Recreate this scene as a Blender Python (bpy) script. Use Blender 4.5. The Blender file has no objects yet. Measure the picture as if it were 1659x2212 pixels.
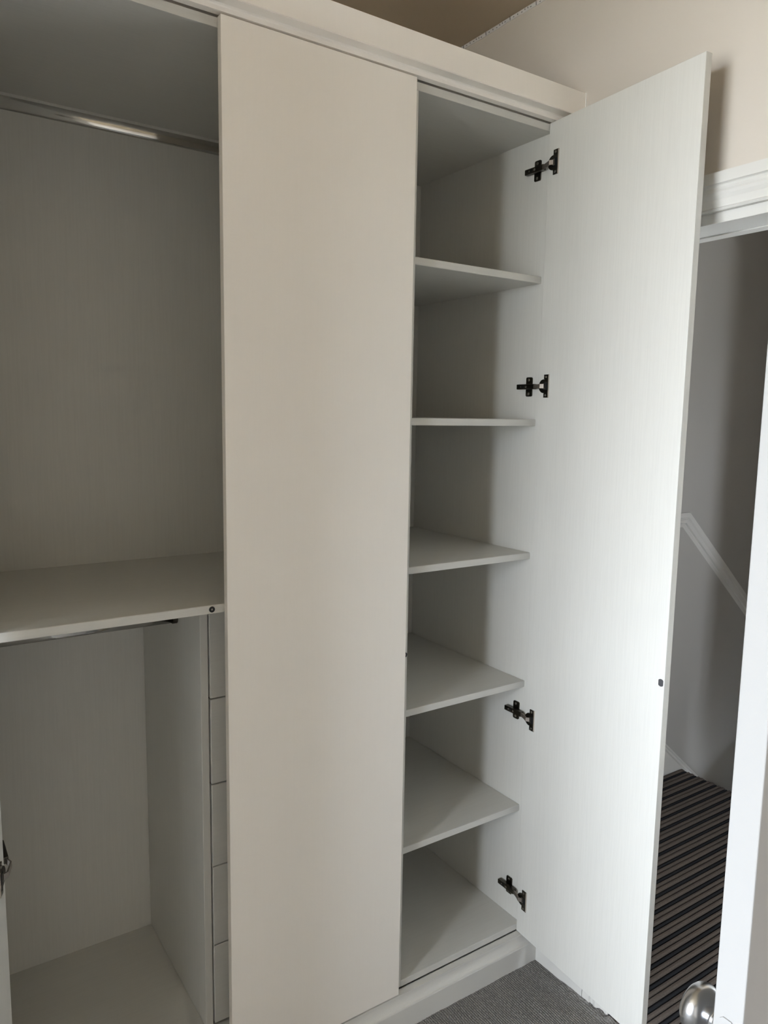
import bpy, bmesh, math, random
import numpy as np
from mathutils import Matrix, Vector

SC = bpy.context.scene
COL = SC.collection
random.seed(7)

# ------------------------------------------------------------------ camera
cam_d = bpy.data.cameras.new('camera')
cam = bpy.data.objects.new('camera', cam_d)
COL.objects.link(cam)
SC.camera = cam
cam_d.sensor_fit = 'VERTICAL'
cam_d.sensor_height = 36.0
cam_d.lens = 1620.618 / 2212 * 36.0
cam_d.clip_start = 0.02
R_ = Vector((0.8314512, -0.55537144, 0.01585787))
U_ = Vector((0.05877133, 0.11629722, 0.9914741))
F_ = Vector((0.55248062, 0.82343034, -0.12933538))
M = Matrix.Identity(4)
for i in range(3):
    M[i][0] = R_[i]; M[i][1] = U_[i]; M[i][2] = -F_[i]
M[0][3], M[1][3], M[2][3] = -0.56820245, -1.41440756, 1.47054323
cam.matrix_world = M

# ------------------------------------------------------------------ sky, window light, exposure
XL, YN = -2.9, -3.0            # left wall and near wall of the room
WIN_Y0, WIN_Y1, WIN_Z0, WIN_Z1 = -1.74, -0.30, 0.60, 2.22
world = bpy.data.worlds.new('overcast_sky')
SC.world = world
world.use_nodes = True
wb = world.node_tree.nodes['Background']
wb.inputs['Color'].default_value = (0.87, 0.94, 1.02, 1)
wb.inputs['Strength'].default_value = 6.0


def portal(name, loc, rot, sx, sy):
    l = bpy.data.lights.new(name, 'AREA')
    l.shape = 'RECTANGLE'; l.size = sx; l.size_y = sy
    l.cycles.is_portal = True
    o = bpy.data.objects.new(name, l)
    COL.objects.link(o)
    o.location = loc; o.rotation_euler = rot
    return o


portal('window_portal', (XL - 0.12, (WIN_Y0 + WIN_Y1) / 2, (WIN_Z0 + WIN_Z1) / 2),
       (0, -math.pi / 2, 0), WIN_Z1 - WIN_Z0, WIN_Y1 - WIN_Y0)
# added opening, out of sight to the right, put in to light the landing
LWX0, LWX1, LWZ0, LWZ1, LWY = 1.26, 1.60, 0.95, 2.05, -2.55
portal('added_light_portal', ((LWX0 + LWX1) / 2, LWY - 0.12, (LWZ0 + LWZ1) / 2), (math.pi / 2, 0, 0), LWX1 - LWX0, LWZ1 - LWZ0)
SC.view_settings.view_transform = 'Standard'
SC.view_settings.look = 'None'
SC.view_settings.gamma = 1.0
SC.view_settings.use_curve_mapping = False
SC.view_settings.exposure = 2.88
SC.cycles.max_bounces = 14
SC.cycles.diffuse_bounces = 10
SC.cycles.glossy_bounces = 5
SC.cycles.sample_clamp_indirect = 6.0
SC.cycles.use_denoising = True


# ------------------------------------------------------------------ materials
def new_mat(name, col, rough=0.5, metal=0.0, spec=0.5):
    m = bpy.data.materials.new(name)
    m.use_nodes = True
    b = m.node_tree.nodes['Principled BSDF']
    b.inputs['Base Color'].default_value = (*col, 1)
    b.inputs['Roughness'].default_value = rough
    b.inputs['Metallic'].default_value = metal
    b.inputs['Specular IOR Level'].default_value = spec
    return m, m.node_tree, b


def mapped_noise(nt, scale_vec, scale=1.0, detail=4.0, rough=0.55, dist=0.0):
    tc = nt.nodes.new('ShaderNodeTexCoord')
    mp = nt.nodes.new('ShaderNodeMapping')
    mp.inputs['Scale'].default_value = scale_vec
    nz = nt.nodes.new('ShaderNodeTexNoise')
    nz.inputs['Scale'].default_value = scale
    nz.inputs['Detail'].default_value = detail
    nz.inputs['Roughness'].default_value = rough
    nz.inputs['Distortion'].default_value = dist
    nt.links.new(tc.outputs['Object'], mp.inputs['Vector'])
    nt.links.new(mp.outputs['Vector'], nz.inputs['Vector'])
    return nz


def add_bump(nt, b, src, strength, dist):
    bp = nt.nodes.new('ShaderNodeBump')
    bp.inputs['Strength'].default_value = strength
    bp.inputs['Distance'].default_value = dist
    nt.links.new(src, bp.inputs['Height'])
    nt.links.new(bp.outputs['Normal'], b.inputs['Normal'])


def ramp_color(nt, b, src, c0, c1, p0=0.3, p1=0.7):
    r = nt.nodes.new('ShaderNodeValToRGB')
    r.color_ramp.elements[0].position = p0
    r.color_ramp.elements[1].position = p1
    r.color_ramp.elements[0].color = (*c0, 1)
    r.color_ramp.elements[1].color = (*c1, 1)
    nt.links.new(src, r.inputs['Fac'])
    nt.links.new(r.outputs['Color'], b.inputs['Base Color'])


def grain_mat(name, col, axis, rough=0.42, bump=0.25):
    """satin white foil with a fine wood grain running along one axis"""
    m, nt, b = new_mat(name, col, rough, 0, 0.4)
    sv = {'z': (260, 260, 7), 'x': (7, 260, 260), 'y': (260, 7, 260)}[axis]
    nz = mapped_noise(nt, sv, 1.0, 3.0, 0.6, 0.6)
    dark = tuple(c * (1 - 0.14 * bump) for c in col)
    ramp_color(nt, b, nz.outputs['Fac'], dark, col, 0.35, 0.6)
    add_bump(nt, b, nz.outputs['Fac'], bump, 0.0006)
    return m


def paint_mat(name, col, rough, scale, bump, dist=0.0006):
    m, nt, b = new_mat(name, col, rough, 0, 0.35)
    nz = mapped_noise(nt, (1, 1, 1), scale, 4.0, 0.6)
    add_bump(nt, b, nz.outputs['Fac'], bump, dist)
    return m


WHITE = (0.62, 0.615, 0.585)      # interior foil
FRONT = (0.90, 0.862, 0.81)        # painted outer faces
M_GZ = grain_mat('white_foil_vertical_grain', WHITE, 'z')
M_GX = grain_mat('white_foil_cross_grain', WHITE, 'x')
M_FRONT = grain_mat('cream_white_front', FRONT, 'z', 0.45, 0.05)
M_EDGE = paint_mat('white_edge_banding', (0.63, 0.62, 0.59), 0.4, 300, 0.05)
M_GLOSS = paint_mat('white_painted_moulding', (0.61, 0.603, 0.58), 0.3, 30, 0.06, 0.001)
M_WALL = paint_mat('cream_wall_paint', (0.585, 0.54, 0.485), 0.75, 220, 0.15)
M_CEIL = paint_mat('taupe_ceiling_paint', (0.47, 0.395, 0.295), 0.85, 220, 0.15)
M_HALL = paint_mat('grey_landing_paint', (0.41, 0.40, 0.382), 0.6, 220, 0.12)
M_DARK = new_mat('dark_gap', (0.02, 0.02, 0.02), 0.9)[0]
M_RUBBER = new_mat('black_rubber', (0.012, 0.012, 0.013), 0.45)[0]
M_CHROME = new_mat('chrome_tube', (0.56, 0.55, 0.53), 0.15, 1.0)[0]
M_GUN = new_mat('gunmetal_hinge', (0.10, 0.092, 0.075), 0.28, 1.0)[0]
M_NICKEL = new_mat('nickel_plate', (0.60, 0.55, 0.50), 0.42, 1.0)[0]
M_LINK = new_mat('pinkish_nickel_link', (0.30, 0.265, 0.235), 0.55, 1.0)[0]
M_STEEL = new_mat('dull_steel_screw', (0.32, 0.30, 0.27), 0.3, 1.0)[0]
M_HOLLOW_SHADE = new_mat('hollow_shade_black', (0.008, 0.008, 0.008), 0.5)[0]  # black colour for the shade inside hinge hollows
M_SATIN = new_mat('satin_chrome', (0.55, 0.56, 0.58), 0.24, 1.0)[0]
M_PAD = new_mat('dark_grey_catch_plate', (0.055, 0.055, 0.06), 0.5)[0]
M_CAULK = new_mat('white_caulk', (0.90, 0.89, 0.86), 0.4)[0]
M_LED = new_mat('led_tape_white', (0.62, 0.605, 0.59), 0.45)[0]
M_LEDBLK = new_mat('led_print_black', (0.02, 0.02, 0.02), 0.5)[0]
M_GROUND = paint_mat('outdoor_ground', (0.40, 0.375, 0.32), 0.9, 3, 0.2)

m_c, nt, b = new_mat('grey_loop_carpet', (0.11, 0.108, 0.104), 0.95, 0, 0.1)
nz = mapped_noise(nt, (1, 1, 1), 260, 3.0, 0.7)
ramp_color(nt, b, nz.outputs['Fac'], (0.105, 0.100, 0.094), (0.28, 0.270, 0.255), 0.3, 0.72)
add_bump(nt, b, nz.outputs['Fac'], 0.4, 0.001)
M_CARPET = m_c


def fibre(name, col):
    m, nt, b = new_mat(name, col, 0.95, 0, 0.1)
    nz = mapped_noise(nt, (300, 900, 300), 1.0, 3.0, 0.7)
    ramp_color(nt, b, nz.outputs['Fac'], tuple(c * 0.7 for c in col), tuple(c * 1.25 for c in col), 0.3, 0.7)
    add_bump(nt, b, nz.outputs['Fac'], 0.35, 0.001)
    return m


M_TAUPE = fibre('taupe_carpet_stripe', (0.098, 0.083, 0.074))
M_CHAR = fibre('charcoal_carpet_stripe', (0.022, 0.023, 0.027))
M_BLACK = fibre('black_carpet_stripe', (0.006, 0.006, 0.007))


# ------------------------------------------------------------------ builders
def finish(name, bm, mats, parent=None, smooth=False, loc=None, rotz=0.0, origin='base'):
    """bm is in world coordinates unless loc is given (then it is local to loc / rotz)"""
    bmesh.ops.recalc_face_normals(bm, faces=bm.faces[:])
    me = bpy.data.meshes.new(name)
    if loc is None:
        xs = [v.co for v in bm.verts]
        mn = Vector((min(c.x for c in xs), min(c.y for c in xs), min(c.z for c in xs)))
        mx = Vector((max(c.x for c in xs), max(c.y for c in xs), max(c.z for c in xs)))
        o0 = Vector(((mn.x + mx.x) / 2, (mn.y + mx.y) / 2, mn.z))
        bmesh.ops.translate(bm, verts=bm.verts[:], vec=-o0)
        loc = o0
    bm.to_mesh(me); bm.free()
    for m in (mats if isinstance(mats, (list, tuple)) else [mats]):
        me.materials.append(m)
    if smooth:
        for p in me.polygons:
            p.use_smooth = True
    o = bpy.data.objects.new(name, me)
    COL.objects.link(o)
    mw = Matrix.Translation(Vector(loc)) @ Matrix.Rotation(rotz, 4, 'Z')
    if parent is not None:
        o.parent = parent
        o.matrix_parent_inverse = Matrix.Identity(4)
        loc_m = world_of(parent).inverted() @ mw
        o.location = loc_m.to_translation()
        o.rotation_euler = loc_m.to_euler()
    else:
        o.location = mw.to_translation(); o.rotation_euler = (0, 0, rotz)
    return o


def world_of(o):
    m = Matrix.Translation(o.location) @ o.rotation_euler.to_matrix().to_4x4()
    return m if o.parent is None else world_of(o.parent) @ m


def box_bm(bm, x0, x1, y0, y1, z0, z1, bevel=0.0, mi=0):
    vs = [bm.verts.new(c) for c in ((x0, y0, z0), (x1, y0, z0), (x1, y1, z0), (x0, y1, z0),
                                    (x0, y0, z1), (x1, y0, z1), (x1, y1, z1), (x0, y1, z1))]
    fs = [bm.faces.new([vs[i] for i in q]) for q in
          ((0, 3, 2, 1), (4, 5, 6, 7), (0, 1, 5, 4), (1, 2, 6, 5), (2, 3, 7, 6), (3, 0, 4, 7))]
    for f in fs:
        f.material_index = mi
    if bevel:
        es = list({e for f in fs for e in f.edges})
        r = bmesh.ops.bevel(bm, geom=es, offset=bevel, segments=2, affect='EDGES', profile=0.5)
        for f in r['faces']:
            f.material_index = mi
    return fs


def box(name, x0, x1, y0, y1, z0, z1, mat, parent=None, bevel=0.0008):
    bm = bmesh.new()
    box_bm(bm, x0, x1, y0, y1, z0, z1, bevel)
    return finish(name, bm, mat, parent)


def prism_bm(bm, prof, fn, a, b, mi=0):
    """closed profile [(u, v)] swept from a to b; fn(t, u, v) gives the point"""
    A = [bm.verts.new(fn(a, u, v)) for u, v in prof]
    B = [bm.verts.new(fn(b, u, v)) for u, v in prof]
    n = len(prof)
    fs = [bm.faces.new(A), bm.faces.new(B[::-1])]
    for i in range(n):
        j = (i + 1) % n
        fs.append(bm.faces.new((A[j], A[i], B[i], B[j])))
    for f in fs:
        f.material_index = mi
    return fs


def tube_bm(bm, p0, p1, r, n=24, mi=0):
    p0, p1 = Vector(p0), Vector(p1)
    d = (p1 - p0)
    mat = Matrix.Translation((p0 + p1) / 2) @ d.to_track_quat('Z', 'Y').to_matrix().to_4x4()
    r_ = bmesh.ops.create_cone(bm, cap_ends=True, segments=n, radius1=r, radius2=r, depth=d.length, matrix=mat)
    for v in r_['verts']:
        for f in v.link_faces:
            f.material_index = mi


def lathe_bm(bm, prof, c, axis, n=40, mi=0):
    """prof [(r, h)] around axis (unit vector) starting at c"""
    axis = Vector(axis)
    q = axis.to_track_quat('Z', 'Y')
    rings = []
    for r, h in prof:
        ring = []
        for k in range(n):
            a = 2 * math.pi * k / n
            ring.append(bm.verts.new(Vector(c) + q @ Vector((r * math.cos(a), r * math.sin(a), h))))
        rings.append(ring)
    for A, B in zip(rings, rings[1:]):
        for k in range(n):
            f = bm.faces.new((A[k], A[(k + 1) % n], B[(k + 1) % n], B[k])); f.material_index = mi
    f = bm.faces.new(rings[0]); f.material_index = mi
    f = bm.faces.new(rings[-1]); f.material_index = mi


def empty(name, loc):
    o = bpy.data.objects.new(name, None)
    COL.objects.link(o); o.location = loc
    o.empty_display_size = 0.05
    return o


def tag(o, label=None, cat=None, group=None, kind=None):
    if label: o['label'] = label
    if cat: o['category'] = cat
    if group: o['group'] = group
    if kind: o['kind'] = kind
    return o


# ================================================================== ROOM SHELL
FZ, CZ = -0.095, 2.5665          # floor and ceiling
XW, XWO = 0.95, 1.08             # right wall of the room: inner and outer face
JY0, JY1, JZ = -1.03, -0.272, 1.8875   # clear door opening
struct = lambda o: tag(o, kind='structure')

struct(box('floor', XL - 0.2, 0.934, YN - 0.15, 0.75, FZ - 0.12, FZ, M_CARPET, bevel=0))
struct(box('ceiling', XL - 0.2, 4.4, YN - 0.15, 0.75, CZ, CZ + 0.1, M_CEIL, bevel=0))
struct(box('wall_rear', XL - 0.15, XWO, 0.60, 0.75, FZ, CZ, M_WALL, bevel=0))
struct(box('wall_front', XL - 0.15, XWO, YN - 0.15, YN, FZ, CZ, M_WALL, bevel=0))
bm = bmesh.new()
box_bm(bm, XL - 0.15, XL, YN - 0.15, WIN_Y0, FZ, CZ)
box_bm(bm, XL - 0.15, XL, WIN_Y1, 0.75, FZ, CZ)
box_bm(bm, XL - 0.15, XL, WIN_Y0, WIN_Y1, FZ, WIN_Z0)
box_bm(bm, XL - 0.15, XL, WIN_Y0, WIN_Y1, WIN_Z1, CZ)
struct(finish('wall_left', bm, M_WALL))
bm = bmesh.new()
box_bm(bm, XW, XWO, JY1 + 0.02, 0.75, FZ, CZ)
box_bm(bm, XW, XWO, YN - 0.15, JY0 - 0.02, FZ, CZ)
box_bm(bm, XW, XWO, JY0 - 0.02, JY1 + 0.02, JZ + 0.023, CZ)
struct(finish('wall_right', bm, M_WALL))
# sash window in the left wall (outside the picture, it lets the daylight in)
w = struct(box('window_1', XL - 0.03, XL + 0.05, WIN_Y0 - 0.03, WIN_Y1 + 0.03, WIN_Z0 - 0.03, WIN_Z0, M_GLOSS))
for nm, a in (('window_frame', (XL - 0.11, XL - 0.06, WIN_Y0, WIN_Y0 + 0.05, WIN_Z0, WIN_Z1)),
              ('window_frame', (XL - 0.11, XL - 0.06, WIN_Y1 - 0.05, WIN_Y1, WIN_Z0, WIN_Z1)),
              ('window_frame', (XL - 0.11, XL - 0.06, WIN_Y0, WIN_Y1, WIN_Z1 - 0.05, WIN_Z1)),
              ('window_frame', (XL - 0.11, XL - 0.06, WIN_Y0, WIN_Y1, WIN_Z0, WIN_Z0 + 0.05)),
              ('window_frame', (XL - 0.10, XL - 0.07, (WIN_Y0 + WIN_Y1) / 2 - 0.02, (WIN_Y0 + WIN_Y1) / 2 + 0.02, WIN_Z0, WIN_Z1))):
    box(nm, *a, M_GLOSS, w)
struct(box('ground', -60, XL - 0.2, -50, 50, -3.1, -3.0, M_GROUND, bevel=0))

# skirting board on the right wall, running from the wardrobe to the architrave
sk = [(XW, FZ), (0.9235, FZ), (0.9235, 0.035), (0.930, 0.050), (0.934, 0.062), (0.938, 0.066), (0.940, 0.075), (XW, 0.078)]
bm = bmesh.new()
prism_bm(bm, sk, lambda t, u, v: (u, t, v), -0.189, 0.6)
struct(finish('baseboard_right', bm, M_GLOSS))

bm = bmesh.new()
prism_bm(bm, sk, lambda t, u, v: (u, t, v), YN, JY0 - 0.083)
struct(finish('baseboard_right_near', bm, M_GLOSS))
bm = bmesh.new()
prism_bm(bm, [(0.60 - (XW - u), v) for u, v in sk], lambda t, u, v: (t, u, v), XL, -0.56)
struct(finish('baseboard_rear', bm, M_GLOSS))

# architrave around the doorway: one head and two legs, mitred
ARC = [(0.0, 0.0), (0.0, 0.012), (0.004, 0.0155), (0.007, 0.013), (0.010, 0.0135), (0.022, 0.015), (0.030, 0.0195),
       (0.036, 0.0215), (0.041, 0.0195), (0.046, 0.018), (0.050, 0.0205), (0.0515, 0.0225), (0.053, 0.0255), (0.076, 0.0255), (0.076, 0.0)]
bm = bmesh.new()
IN_Y, OUT_Z = JY1 + 0.006, JZ + 0.022
near_in = JY0 - 0.006
path = []
for u, v in ARC:      # u from the opening outwards, v out of the wall
    path.append([(XW - v, IN_Y + u, FZ), (XW - v, IN_Y + u, OUT_Z + u), (XW - v, near_in - u, OUT_Z + u), (XW - v, near_in - u, FZ)])
vr = [[bm.verts.new(c) for c in row] for row in path]
n = len(vr)
for i in range(n):
    A, B = vr[i], vr[(i + 1) % n]
    for k in range(3):
        bm.faces.new((A[k], A[k + 1], B[k + 1], B[k]))
bm.faces.new([r[0] for r in vr]); bm.faces.new([r[3] for r in vr])
struct(finish('trim_1', bm, M_GLOSS))
# door lining with its stop
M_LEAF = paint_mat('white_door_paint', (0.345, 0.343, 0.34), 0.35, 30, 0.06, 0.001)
lin = struct(box('trim_2', XW + 0.001, XWO - 0.001, JY0 - 0.019, JY1 + 0.019, JZ, JZ + 0.0235, M_GLOSS, bevel=0.0015))
box('jamb', XW + 0.001, XWO - 0.001, JY1, JY1 + 0.0195, FZ, JZ, M_GLOSS, lin, 0.0015)
box('jamb', XW + 0.001, XWO - 0.001, JY0 - 0.0195, JY0, FZ, JZ, M_GLOSS, lin, 0.0015)
box('door_stop', XW + 0.095, XWO - 0.002, JY0, JY1, JZ - 0.0030, JZ, M_GLOSS, lin, 0.0008)
box('door_stop', XW + 0.095, XWO - 0.002, JY1 - 0.0030, JY1, FZ, JZ - 0.0030, M_GLOSS, lin, 0.0008)

# ---- room door, standing open towards the camera
LX0, LX1, LY0, LY1 = 0.17, 0.925, -1.0265, -0.9925
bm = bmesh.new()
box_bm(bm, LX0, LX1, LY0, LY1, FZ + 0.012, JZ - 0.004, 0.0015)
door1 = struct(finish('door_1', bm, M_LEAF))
KX, KZ = 0.231, 0.751
bm = bmesh.new()
lathe_bm(bm, [(0.030, 0), (0.031, 0.002), (0.0300, 0.005), (0.0235, 0.0075), (0.0205, 0.010), (0.0195, 0.013), (0.0150, 0.014)], (KX, LY1, KZ), (0, 1, 0), 48)
finish('knob_rose', bm, M_SATIN, door1, True)
bm = bmesh.new()
lathe_bm(bm, [(0.0150, 0.0135), (0.0172, 0.0150), (0.0176, 0.0170), (0.0176, 0.0265), (0.0170, 0.0285), (0.0140, 0.0295), (0.0136, 0.0310), (0.0165, 0.0335), (0.0225, 0.0375), (0.0275, 0.0425),
              (0.0302, 0.0475), (0.0310, 0.0520), (0.0305, 0.0560), (0.0282, 0.0610), (0.0235, 0.0650), (0.0160, 0.0680), (0.0080, 0.0695), (0.001, 0.0700)], (KX, LY1, KZ), (0, 1, 0), 56)
finish('knob', bm, M_SATIN, door1, True)
# painted-over latch plate on the door's edge
bm = bmesh.new()
pts = [(-1.0005, 0.812), (-1.0045, 0.816), (-1.0140, 0.816), (-1.0180, 0.811), (-1.0180, 0.68), (-1.0005, 0.68)]
prism_bm(bm, pts, lambda t, u, v: (t, u, v), LX0 - 0.0016, LX0 + 0.004)
finish('latch_plate', bm, M_LEAF, door1)

# ================================================================== LANDING BEYOND THE DOORWAY
HY, HX = 0.51, 2.35              # back wall of the landing, top nosing of the stairs
struct(box('wall_landing', XWO, 4.4, HY, 0.75, -2.6, CZ, M_HALL, bevel=0))
struct(box('wall_stairwell', 4.2, 4.4, -2.6, HY, -2.6, CZ, M_HALL, bevel=0))
struct(box('wall_stair_shade', 2.16, 4.2, -0.62, -0.50, -2.6, CZ, M_HALL, bevel=0))  # unseen wall, its end placed to shade the landing's back wall
bm = bmesh.new()
box_bm(bm, XWO, LWX0, LWY - 0.15, LWY, -2.6, CZ)
box_bm(bm, LWX1, 4.4, LWY - 0.15, LWY, -2.6, CZ)
box_bm(bm, LWX0, LWX1, LWY - 0.15, LWY, -2.6, LWZ0)
box_bm(bm, LWX0, LWX1, LWY - 0.15, LWY, LWZ1, CZ)
struct(finish('wall_landing_end', bm, M_HALL))
w2 = struct(box('added_light_opening', LWX0 - 0.03, LWX1 + 0.03, LWY - 0.03, LWY + 0.05, LWZ0 - 0.03, LWZ0, M_GLOSS))  # sill of the added, unseen opening that lights the landing
for a in ((LWX0, LWX0 + 0.03, LWZ0, LWZ1), (LWX1 - 0.03, LWX1, LWZ0, LWZ1), (LWX0, LWX1, LWZ1 - 0.03, LWZ1), (LWX0, LWX1, LWZ0, LWZ0 + 0.03)):
    box('window_frame', a[0], a[1], LWY - 0.11, LWY - 0.06, a[2], a[3], M_GLOSS, w2)  # frame of the same added opening
struct(box('floor_landing', 0.934, HX - 0.012, -2.6, HY, FZ - 0.2, FZ - 0.006, M_CHAR, bevel=0))

# striped carpet: ribs of real relief, taupe and charcoal with black between, wrapped over the nosing
bm = bmesh.new()
P = 0.0487
bands = [(0.00, 0.028, 2, 0.000), (0.028, 0.345, 0, 0.0062), (0.345, 0.43, 2, 0.0), (0.43, 0.62, 1, 0.0032),
         (0.62, 0.70, 2, 0.0), (0.70, 0.965, 0, 0.0058), (0.965, 1.0, 2, 0.0)]
y_start = -0.0457 + 12 * P
nosing = [(0.934, 0.0)] + [(HX - 0.016, 0.0)] + [(HX - 0.016 + 0.016 * math.sin(a), -0.016 + 0.016 * math.cos(a)) for a in (0.4, 0.8, 1.2, 1.571)]
rows, mats_of = [], []
for k in range(0, 46):
    y0 = y_start - k * P
    for (t0, t1, mi, h) in bands:
        pr = [(0, 0.0)] if h == 0 else []
        if h:
            pr = [(0.0, -0.001), (0.10, h * 0.6), (0.30, h), (0.65, h * 0.95), (0.90, h * 0.5)]
        for (tt, hh) in pr:
            t = t0 + (t1 - t0) * tt
            rows.append((y0 - t * P, hh)); mats_of.append(mi)
keep = [(r, m_) for r, m_ in zip(rows, mats_of) if -2.2 < r[0] < HY - 0.004]
prev = None
for (yy, hh), mi in keep:
    cur = [bm.verts.new((x + (hh if z < -0.01 else hh * 0.3 if x > HX - 0.015 else 0), yy, FZ + z + hh)) for x, z in nosing]
    cur.append(bm.verts.new((HX - 0.006 + hh, yy, FZ - 0.19)))
    if prev:
        for a in range(len(cur) - 1):
            f = bm.faces.new((prev[0][a], cur[a], cur[a + 1], prev[0][a + 1])); f.material_index = prev[1]
    prev = (cur, mi)
o = finish('striped_carpet', bm, [M_TAUPE, M_CHAR, M_BLACK])
tag(o, 'taupe and black striped carpet on the landing beyond the doorway', 'carpet')

# stairs going down beyond the nosing
st = struct(box('floor_stairwell', HX + 0.005, 4.2, -0.498, HY - 0.024, FZ - 1.9, FZ - 1.8, M_CHAR, bevel=0))
for k in range(7):
    bm = bmesh.new()
    box_bm(bm, HX + 0.005 + 0.23 * k, HX + 0.2345 + 0.23 * k, -0.498, HY - 0.024, FZ - 0.2 * (k + 1) - 0.2, FZ - 0.2 * (k + 1), 0.006)
    finish('step', bm, M_CHAR, st)

# dado rail and stair skirting on the landing's back wall, both turning down with the stairs
DADO = [(0.0, 0.0), (0.012, 0.006), (0.016, 0.006), (0.020, 0.012), (0.034, 0.016), (0.037, 0.011), (0.044, 0.017), (0.060, 0.019), (0.064, 0.016), (0.064, 0.0)]


def bent_rail(name, prof, x0, xb, zb, x1, slope, mat):
    """prof (height, depth) on the wall y=HY, level from x0 to xb then falling at slope to x1; heights kept square to the run"""
    bm = bmesh.new()
    th = math.atan(slope)
    vr = []
    for h, d in prof:
        y = HY - d
        hm = h                                   # level run
        xm = xb + h * math.tan(th / 2)           # mitre line
        a = (x0, y, zb + h)
        bpt = (xm, y, zb + h)
        zs = zb + h - (x1 - xm) * slope
        vr.append([bm.verts.new(a), bm.verts.new(bpt), bm.verts.new((x1, y, zs))])
    n = len(vr)
    for i in range(n):
        A, B = vr[i], vr[(i + 1) % n]
        for k in range(2):
            bm.faces.new((A[k], A[k + 1], B[k + 1], B[k]))
    bm.faces.new([r[0] for r in vr]); bm.faces.new([r[2] for r in vr])
    return struct(finish(name, bm, mat))


bent_rail('trim_3', DADO, XWO + 0.01, 2.262, 1.0115, 4.2, 0.864, M_GLOSS)
SKT = [(-0.30, 0.0), (-0.30, 0.018), (0.150, 0.018), (0.156, 0.022), (0.164, 0.022), (0.172, 0.014), (0.180, 0.010), (0.180, 0.0)]
bent_rail('baseboard_landing', SKT, XWO + 0.01, 2.125, FZ + 0.0, 4.2, 0.842, M_GLOSS)

# ================================================================== BEDROOM CARPET (loop pile)
x0, x1, y0, y1, s = 0.30, 0.935, -0.62, -0.012, 0.00125
nx, ny = int((x1 - x0) / s) + 1, int((y1 - y0) / s) + 1
X, Y = np.meshgrid(np.linspace(x0, x1, nx), np.linspace(y0, y1, ny))
rng = np.random.default_rng(3)


def smooth_noise(X, Y, cell):
    gx = (X - x0) / cell; gy = (Y - y0) / cell
    g = rng.random((int(gy.max()) + 3, int(gx.max()) + 3))
    ix, iy = gx.astype(int), gy.astype(int)
    fx, fy = gx - ix, gy - iy
    fx = fx * fx * (3 - 2 * fx); fy = fy * fy * (3 - 2 * fy)
    return (g[iy, ix] * (1 - fx) + g[iy, ix + 1] * fx) * (1 - fy) + (g[iy + 1, ix] * (1 - fx) + g[iy + 1, ix + 1] * fx) * fy


Xw = X + 0.004 * (smooth_noise(X, Y, 0.05) - 0.5)
Yw = Y + 0.004 * (smooth_noise(X, Y, 0.02) - 0.5)
px, py = 0.0062, 0.0050
rowi = np.floor(Xw / px)
u = (Xw / px - rowi - 0.5) * 2
v = ((Yw / py + 0.5 * (rowi % 2) + 0.35 * np.sin(rowi * 12.9)) % 1 - 0.5) * 2
loop = np.sqrt(np.clip(1 - 0.95 * u ** 2, 0, 1)) * (0.55 + 0.45 * np.sqrt(np.clip(1 - 0.9 * v ** 2, 0, 1)))
Z = FZ + 0.0005 + 0.0042 * loop + 0.002 * (smooth_noise(X, Y, 0.03) - 0.5) + 0.0012 * (smooth_noise(X, Y, 0.004) - 0.5)
# frayed, lumpy edge against the skirting
edge = np.clip((X - 0.900) / 0.022, 0, 1) * np.clip((-0.10 - Y) / 0.03, 0, 1) * (X < 0.94)
Z += edge * (0.012 * smooth_noise(X, Y, 0.018) - 0.003)
verts = np.stack([X, Y, Z], -1).reshape(-1, 3)
idx = np.arange(nx * ny).reshape(ny, nx)
quads = np.stack([idx[:-1, :-1], idx[:-1, 1:], idx[1:, 1:], idx[1:, :-1]], -1).reshape(-1, 4)
me = bpy.data.meshes.new('carpet_pile')
me.vertices.add(len(verts)); me.vertices.foreach_set('co', verts.ravel())
me.loops.add(quads.size); me.loops.foreach_set('vertex_index', quads.ravel())
me.polygons.add(len(quads)); me.polygons.foreach_set('loop_start', np.arange(0, quads.size, 4))
me.update(calc_edges=True)
me.polygons.foreach_set('use_smooth', [True] * len(quads))
me.materials.append(M_CARPET)
o = bpy.data.objects.new('carpet_pile', me)
COL.objects.link(o)
tag(o, 'grey loop pile carpet at the foot of the wardrobe', 'carpet', kind='stuff')

# ================================================================== FITTED WARDROBE
W, H, T = 0.450, 2.2, 0.018
YF, YB = 0.019, 0.585            # carcass front edge and back
wd = empty('fitted_wardrobe', (0.23, 0.3, FZ))
tag(wd, 'white wood-grain fitted wardrobe with two of its three doors standing open', 'wardrobe')
LP0, LP1 = -0.4525, -0.4345      # left side panel
MP0, MP1 = 0.4505, 0.4685        # middle panel
RP0, RP1 = 0.8902, 0.9082        # right side panel


def panel(name, x0, x1, y0, y1, z0, z1, mat=None, bevel=0.0009):
    return box(name, x0, x1, y0, y1, z0, z1, mat or M_GZ, wd, bevel)


panel('side_panel', LP0, LP1, YF, YB, 0.0, H)
panel('side_panel', MP0, MP1, YF, YB, 0.0, H - T)
panel('side_panel', RP0, RP1, YF, YB, 0.0, H)
panel('top_panel', LP1, RP0, YF, YB, H - T, H, M_GX)
panel('bottom_panel', LP1, MP0, YF, YB, 0.0, T, M_GX)
panel('bottom_panel', MP1, RP0, YF, YB, 0.0, T, M_GX)
panel('back_panel', LP1, MP0, 0.580, YB + 0.006, T, H - T, M_GZ, 0)
panel('back_panel', MP1, RP0, 0.580, YB + 0.006, T, H - T, M_GZ, 0)
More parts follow.
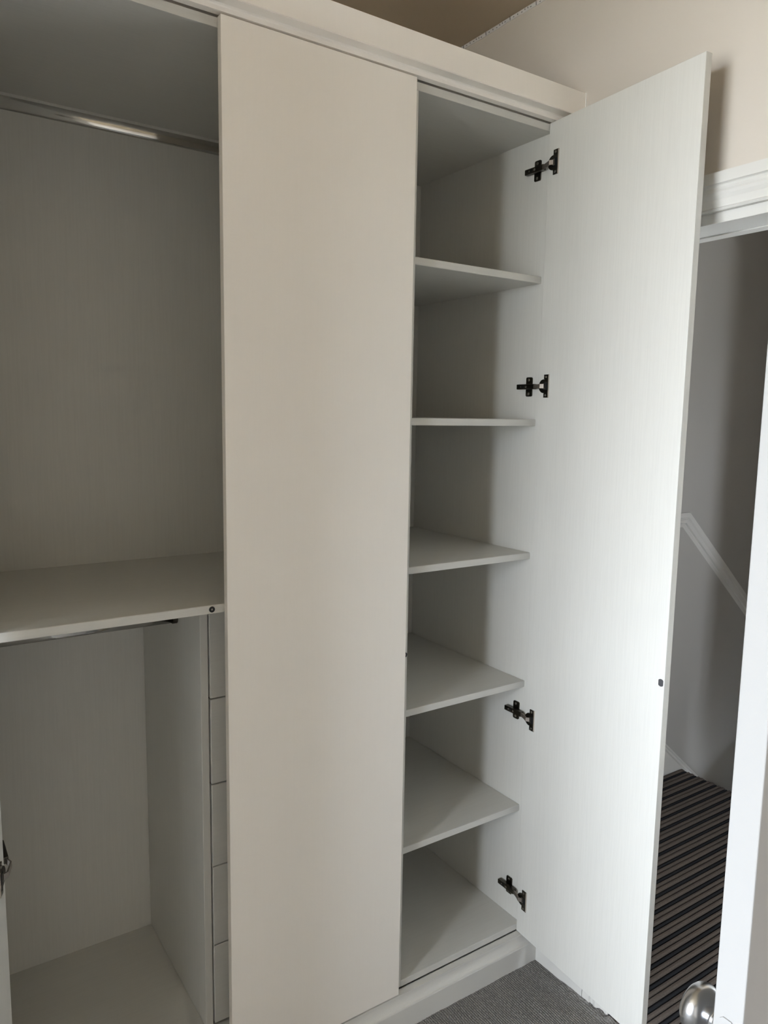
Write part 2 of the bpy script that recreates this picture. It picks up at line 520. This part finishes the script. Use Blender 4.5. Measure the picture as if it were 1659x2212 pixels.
# five shelves in the narrow cupboard
for z in (1.8323, 1.4629, 1.1017, 0.7381, 0.3702):
    panel('shelf', MP1 + 0.0005, RP0 - 0.0005, 0.0394, 0.579, z - 0.0178, z, M_GX, 0.0016)
# long shelf of the wide cupboard
SZ = 1.0775
panel('shelf', LP1 + 0.0005, MP0 - 0.0005, 0.0225, 0.579, SZ - T, SZ, M_GX, 0.0014)
# end filler behind the open door
panel('filler_strip', RP1 + 0.0005, 0.928, 0.0005, 0.019, 0.0, 2.2, M_EDGE)

# cornice: pelmet and projecting fascia
cor = [(0.0172, 2.2240), (0.0172, 2.2035), (0.0, 2.2035), (0.0, 2.2110), (-0.0012, 2.2138), (-0.004, 2.2155), (-0.030, 2.2155), (-0.030, 2.2735), (0.05, 2.2735), (0.05, 2.2003), (0.046, 2.2003), (0.046, 2.2240)]
bm = bmesh.new()
prism_bm(bm, cor, lambda t, u, v: (t, u, v), -0.52, 0.9475)
bmesh.ops.bevel(bm, geom=[e for e in bm.edges if abs(e.verts[0].co.y + 0.030) < 1e-5 and abs(e.verts[1].co.y + 0.030) < 1e-5 and abs(e.verts[0].co.x - e.verts[1].co.x) > 0.1],
                offset=0.0012, segments=2, affect='EDGES')
finish('cornice', bm, M_FRONT, wd)
bm = bmesh.new()
box_bm(bm, 0.9470, 0.9499, -0.0315, -0.022, 2.2153, 2.2742, 0.0009)
finish('caulk_bead', bm, M_CAULK, wd)

# plinth with a scooped moulding
pl = [(0.05, -0.03), (0.0176, -0.03), (0.0176, -0.0030), (-0.0005, -0.0030), (-0.0009, -0.006)]
for k in range(9):
    t = math.radians(10 * (k + 1))
    pl.append((-0.0009 - 0.0145 * (1 - math.cos(t)), -0.006 - 0.0235 * math.sin(t)))
pl += [(-0.0165, -0.0320), (-0.0165, FZ), (0.05, FZ)]
bm = bmesh.new()
prism_bm(bm, pl, lambda t, u, v: (t, u, v), -0.52, 0.9234)
finish('plinth', bm, M_EDGE, wd)

# ---- doors
DT = 0.0185
# closed door
box('door', 0.0, W, 0.0, DT - 0.0015, 0.0, H - 0.0005, M_FRONT, wd, 0.0011)
# open door at the narrow cupboard (local x runs from the hinge edge to the free edge, y to the outer face)
HXr, HYr, AR = 0.8748, 0.0169, 1.512
bm = bmesh.new()
box_bm(bm, 0.0, 0.4497, 0.0, DT, 0.0, H, 0.0011)
door_r = finish('door', bm, M_GZ, wd, loc=(HXr, HYr, 0.0), rotz=AR - math.pi)
# open door at the far left
HXl, HYl, AL = -0.4282, 0.004, math.radians(111)
bm = bmesh.new()
box_bm(bm, 0.0, 0.4497, -DT, 0.0, 0.0, H, 0.0011)
door_l = finish('door', bm, M_GZ, wd, loc=(HXl, HYl, 0.0), rotz=-AL)

# steel catch plate on the open door, and the black buffers it meets
bm = bmesh.new()
prof = []
for k in range(28):
    a = 2 * math.pi * k / 28
    prof.append((max(-0.0062, min(0.0062, 0.0085 * math.cos(a))), 0.0085 * math.sin(a)))
q = []
for p in prof:
    if not q or (abs(p[0] - q[-1][0]) + abs(p[1] - q[-1][1])) > 1e-5: q.append(p)
dw = world_of(door_r)
prism_bm(bm, q, lambda t, u, v: dw @ Vector((0.4405 + u, t, 0.8857 + v)), -0.0012, 0.0005)
finish('catch_plate', bm, M_PAD, door_r)['label'] = 'dark grey catch plate'


def bumper(x, z, y):
    bm = bmesh.new()
    lathe_bm(bm, [(0.0062, 0.0), (0.0062, 0.0018), (0.0052, 0.0026), (0.0026, 0.0026), (0.0022, 0.0012)], (x, y, z), (0, -1, 0), 28)
    o = finish('buffer', bm, M_RUBBER, wd, False)
    o['label'] = 'black rubber door buffer'
    bm = bmesh.new()
    lathe_bm(bm, [(0.0021, 0.0), (0.0021, 0.0014), (0.0012, 0.0020)], (x, y, z), (0, -1, 0), 16)
    finish('buffer_screw', bm, M_NICKEL, o)


bumper(-0.0245, 1.0687, 0.0228)
bumper(0.4612, 0.8912, 0.0192)


# ---- concealed hinges
def hinge(side_x, sgn, face_h, door, zc):
    """side_x: inner face of the side panel; sgn +1 when the opening lies at smaller x; door: hinged leaf"""
    inw = lambda d: side_x - sgn * d
    # arm body on the panel
    bm = bmesh.new()
    xa, xb = sorted((inw(0.006), inw(0.0175)))
    box_bm(bm, xa, xb, 0.034, 0.099, zc - 0.0068, zc + 0.0068, 0.0012)
    arm = finish('hinge', bm, M_GUN, wd)
    arm['label'] = 'dark gunmetal concealed hinge'
    bm = bmesh.new()
    xa, xb = sorted((inw(0.0033), inw(0.0062)))
    box_bm(bm, xa, xb, 0.040, 0.080, zc - 0.0058, zc + 0.0058, 0.0006)
    finish('arm_base', bm, M_GUN, arm)
    xa, xb = sorted((inw(0.017), inw(0.0178)))
    for ya, yb, hz in ((0.072, 0.078, 0.0045), (0.086, 0.090, 0.0016)):
        bm = bmesh.new()
        box_bm(bm, xa, xb, ya, yb, zc - hz, zc + hz)
        finish('arm_slot_shade', bm, M_HOLLOW_SHADE, arm)  # raised black blocks stand in for shaded slots
    for yy, r in ((0.064, 0.0032), (0.083, 0.0016)):
        bm = bmesh.new()
        lathe_bm(bm, [(r, 0), (r, 0.0006), (r * 0.7, 0.0010)], (inw(0.0172), yy, zc), (-sgn, 0, 0), 14)
        finish('adjusting_screw', bm, M_STEEL, arm)
    # winged mounting plate
    bm = bmesh.new()
    yc, hw, hh, r = 0.0665, 0.0112, 0.0255, 0.004
    pr = []
    for cx, cz, a0 in ((hw - r, hh - r, 0), (-hw + r, hh - r, 90), (-hw + r, -hh + r, 180), (hw - r, -hh + r, 270)):
        for k in range(5):
            a = math.radians(a0 + 22.5 * k)
            pr.append((cx + r * math.cos(a), cz + r * math.sin(a)))
    prism_bm(bm, pr, lambda t, u, v: (inw(t), yc + u, zc + v), 0.0002, 0.0032)
    finish('mounting_plate', bm, M_GUN, arm)
    for dz in (-0.0185, 0.0185):
        bm = bmesh.new()
        lathe_bm(bm, [(0.0036, 0), (0.0036, 0.0008), (0.0022, 0.0014)], (inw(0.0032), yc + 0.001, zc + dz), (-sgn, 0, 0), 14)
        finish('mounting_screw', bm, M_STEEL, arm)
    # cup flange on the door
    D = world_of(door)
    ty = -1 if sgn > 0 else 1          # door-local direction out of the inner face
    P_ = lambda u, t, v: D @ Vector((u - 0.003, ty * t, v))
    bm = bmesh.new()
    pr = [(0.0235, 0.0295), (0.0235, 0.0185)]
    for k in range(13):
        a = math.radians(75 + 210 * k / 12)
        pr.append((0.0225 + 0.0178 * math.cos(a), 0.0178 * math.sin(a)))
    pr += [(0.0235, -0.0185), (0.0235, -0.0295), (0.0402, -0.0295), (0.0402, 0.0295)]
    prism_bm(bm, pr, lambda t, u, v: P_(u, t, zc + v), 0.0001, 0.0026)
    # raised bright strip paints the highlight along the flange's edge
    finish('hinge_cup', bm, M_GUN, door)
    bm = bmesh.new()
    prism_bm(bm, [(0.0396, -0.0296), (0.0412, -0.0296), (0.0412, 0.0296), (0.0396, 0.0296)], lambda t, u, v: P_(u, t, zc + v), 0.0001, 0.0034)
    finish('flange_highlight', bm, M_NICKEL, door)
    bm = bmesh.new()
    pp = [(0.0205, -0.0098), (0.0345, -0.0098)] + [(0.0345 + 0.0035 * math.cos(math.radians(a)), 0.0098 * math.sin(math.radians(a))) for a in (-60, -30, 0, 30, 60)] + [(0.0345, 0.0098), (0.0205, 0.0098)]
    prism_bm(bm, pp, lambda t, u, v: P_(u, t, zc + v), 0.0020, 0.0029)
    finish('cup_pit_shade', bm, M_HOLLOW_SHADE, door)  # raised black slab stands in for the shade in the cup recess
    for dz in (-0.0235, 0.0235):
        bm = bmesh.new()
        lathe_bm(bm, [(0.0032, 0), (0.0032, 0.0008), (0.002, 0.0014)], P_(0.031, 0.0026, zc + dz), (D.to_3x3() @ Vector((0, ty, 0))), 14)
        finish('cup_screw', bm, M_STEEL, door)
    # cranked link from the arm into the cup
    pts = [Vector((inw(0.0125), 0.046, zc)), Vector((inw(0.0140), 0.032, zc)), Vector((inw(0.0190), 0.017, zc)), P_(0.0175, 0.0095, zc), P_(0.0245, 0.0035, zc)]
    bm = bmesh.new()
    hwid, th = 0.0055, 0.0016
    rings = []
    for i, p in enumerate(pts):
        d = (pts[min(i + 1, len(pts) - 1)] - pts[max(i - 1, 0)]); d.z = 0; d.normalize()
        nrm = Vector((-d.y, d.x, 0)) * th
        up = Vector((0, 0, hwid))
        rings.append([bm.verts.new(p + s1 * nrm + s2 * up) for s1, s2 in ((1, 1), (1, -1), (-1, -1), (-1, 1))])
    for A, B in zip(rings, rings[1:]):
        for k in range(4):
            bm.faces.new((A[k], A[(k + 1) % 4], B[(k + 1) % 4], B[k]))
    bm.faces.new(rings[0]); bm.faces.new(rings[-1])
    finish('link', bm, M_LINK, arm)
    # staple that pins the link in the cup
    bm = bmesh.new()
    o_, i_ = 0.0077, 0.0059
    prism_bm(bm, [(0.0225, -o_), (0.0290, -o_), (0.0290, o_), (0.0225, o_), (0.0225, i_), (0.0275, i_), (0.0275, -i_), (0.0225, -i_)],
             lambda t, u, v: P_(u, t, zc + v), 0.0029, 0.0042)
    finish('hinge_pin', bm, M_STEEL, door)


for z in (2.101, 1.5490, 0.6440, 0.1080):
    hinge(RP0, 1, None, door_r, z)
for z in (2.101, 1.5490, 0.6450, 0.1080):
    hinge(LP1, -1, None, door_l, z)


# ---- chrome hanging rails
def rail(y, z, x0, x1):
    bm = bmesh.new()
    oval = [(0.0080 * math.copysign(abs(math.cos(a)) ** 0.8, math.cos(a)), 0.0128 * math.copysign(abs(math.sin(a)) ** 0.8, math.sin(a))) for a in [2 * math.pi * k / 48 for k in range(48)]]
    prism_bm(bm, oval, lambda t, u, v: (t, y + u, z + v), x0, x1)
    o = finish('hanging_rail', bm, M_CHROME, wd, True)
    o['label'] = 'chrome hanging rail'
    for p in o.data.polygons:
        if abs(p.normal.x) > 0.9: p.use_smooth = False
    for xa, xb in ((x0 - 0.0005, x0 + 0.010), (x1 - 0.010, x1 + 0.0005)):
        bm = bmesh.new()
        sock = [(0.0148 * math.cos(math.radians(a)), 0.0150 * math.sin(math.radians(a))) for a in range(180, 361, 12)] + [(0.0148, 0.013), (-0.0148, 0.013)]
        prism_bm(bm, sock, lambda t, u, v: (t, y + u, z + v), xa, xb)
        finish('rail_socket', bm, M_GUN, o)


rail(0.30, 2.063, LP1, MP0)
rail(0.30, 0.9845, LP1, -0.0085)

# ================================================================== DRAWER CHEST INSIDE THE WARDROBE
CX0, CX1, CY0, CZ0, CZ1 = -0.0083, 0.446, 0.1400, T, SZ - T
dc = empty('drawer_chest', (0.22, 0.36, T))
tag(dc, 'white five-drawer chest under the long shelf, mostly hidden by the closed wardrobe door', 'drawers')
box('side_panel', CX0, CX0 + T, CY0, 0.578, CZ0 + 0.0025, CZ1 - 0.0005, M_GZ, dc, 0.0014)
box('side_panel', CX1 - T, CX1, CY0, 0.578, CZ0 + 0.0005, CZ1 - 0.0005, M_GZ, dc, 0.0014)
box('back_board', CX0 + T, CX1 - T, 0.565, 0.578, CZ0 + 0.0005, CZ1 - 0.0005, M_DARK, dc, 0)
zt = [1.0335, 0.8305, 0.6275, 0.4262, 0.2283, 0.0262]
for a, b_ in zip(zt[1:], zt[:-1]):
    dr = box('drawer', CX0 + T + 0.0030, CX1 - T - 0.0030, 0.1365, 0.155, a + 0.0016, b_ - 0.0016, M_GX, dc, 0.0013)
    bm = bmesh.new()
    box_bm(bm, CX0 + T + 0.014, CX1 - T - 0.014, 0.1555, 0.55, a + 0.02, a + 0.15)
    finish('drawer_box', bm, M_DARK, dr)

# ================================================================== LED TAPE ALONG THE TOP OF THE RIGHT WALL
led = empty('led_strip_light', (XW, 0.0, 2.553))
tag(led, 'thin white LED tape stuck along the wall just under the ceiling', 'light strip')
bm = bmesh.new()
N = 60
ys = [0.598 - i * (0.598 + 1.6) / N for i in range(N + 1)]
ring = []
for i, yy in enumerate(ys):
    dz = 0.0008 * math.sin(yy * 31) + 0.0005 * math.sin(yy * 77)
    ring.append([bm.verts.new(c) for c in ((XW - 0.0004, yy, 2.5543 + dz), (XW - 0.0016, yy, 2.5543 + dz), (XW - 0.0026, yy, 2.5635 + dz), (XW - 0.0006, yy, 2.5635 + dz))])
for A, B in zip(ring, ring[1:]):
    for k in range(4):
        bm.faces.new((A[k], A[(k + 1) % 4], B[(k + 1) % 4], B[k]))
finish('tape', bm, M_LED, led)
bm = bmesh.new()


def led_box(y, z, w_, h_):
    dz = 0.0008 * math.sin(y * 31) + 0.0005 * math.sin(y * 77)
    z = 0.0005 + z * 0.84
    xx = XW - 0.0016 - 0.0010 * (z / 0.0092)
    box_bm(bm, xx - 0.0008, xx + 0.0006, y - w_ / 2, y + w_ / 2, 2.5543 + z - h_ / 2 + dz, 2.5543 + z + h_ / 2 + dz)


for k in range(-1, 20):
    yc = 0.4584 - 0.1 * k
    if yc > 0.59: continue
    for q_ in range(4):
        led_box(yc, 0.0018 + 0.0026 * q_, 0.0022, 0.0013)
    for dy, z, w_, h_ in ((-0.014, 0.0045, 0.004, 0.0012), (-0.030, 0.0055, 0.0016, 0.0032), (-0.046, 0.0045, 0.004, 0.0012), (-0.058, 0.0070, 0.0016, 0.0032),
                          (-0.069, 0.0068, 0.0016, 0.0032), (-0.080, 0.0046, 0.004, 0.0012)):
        led_box(yc + dy, z, w_, h_)
tag(finish('led_marks', bm, M_LEDBLK, led), kind='stuff')
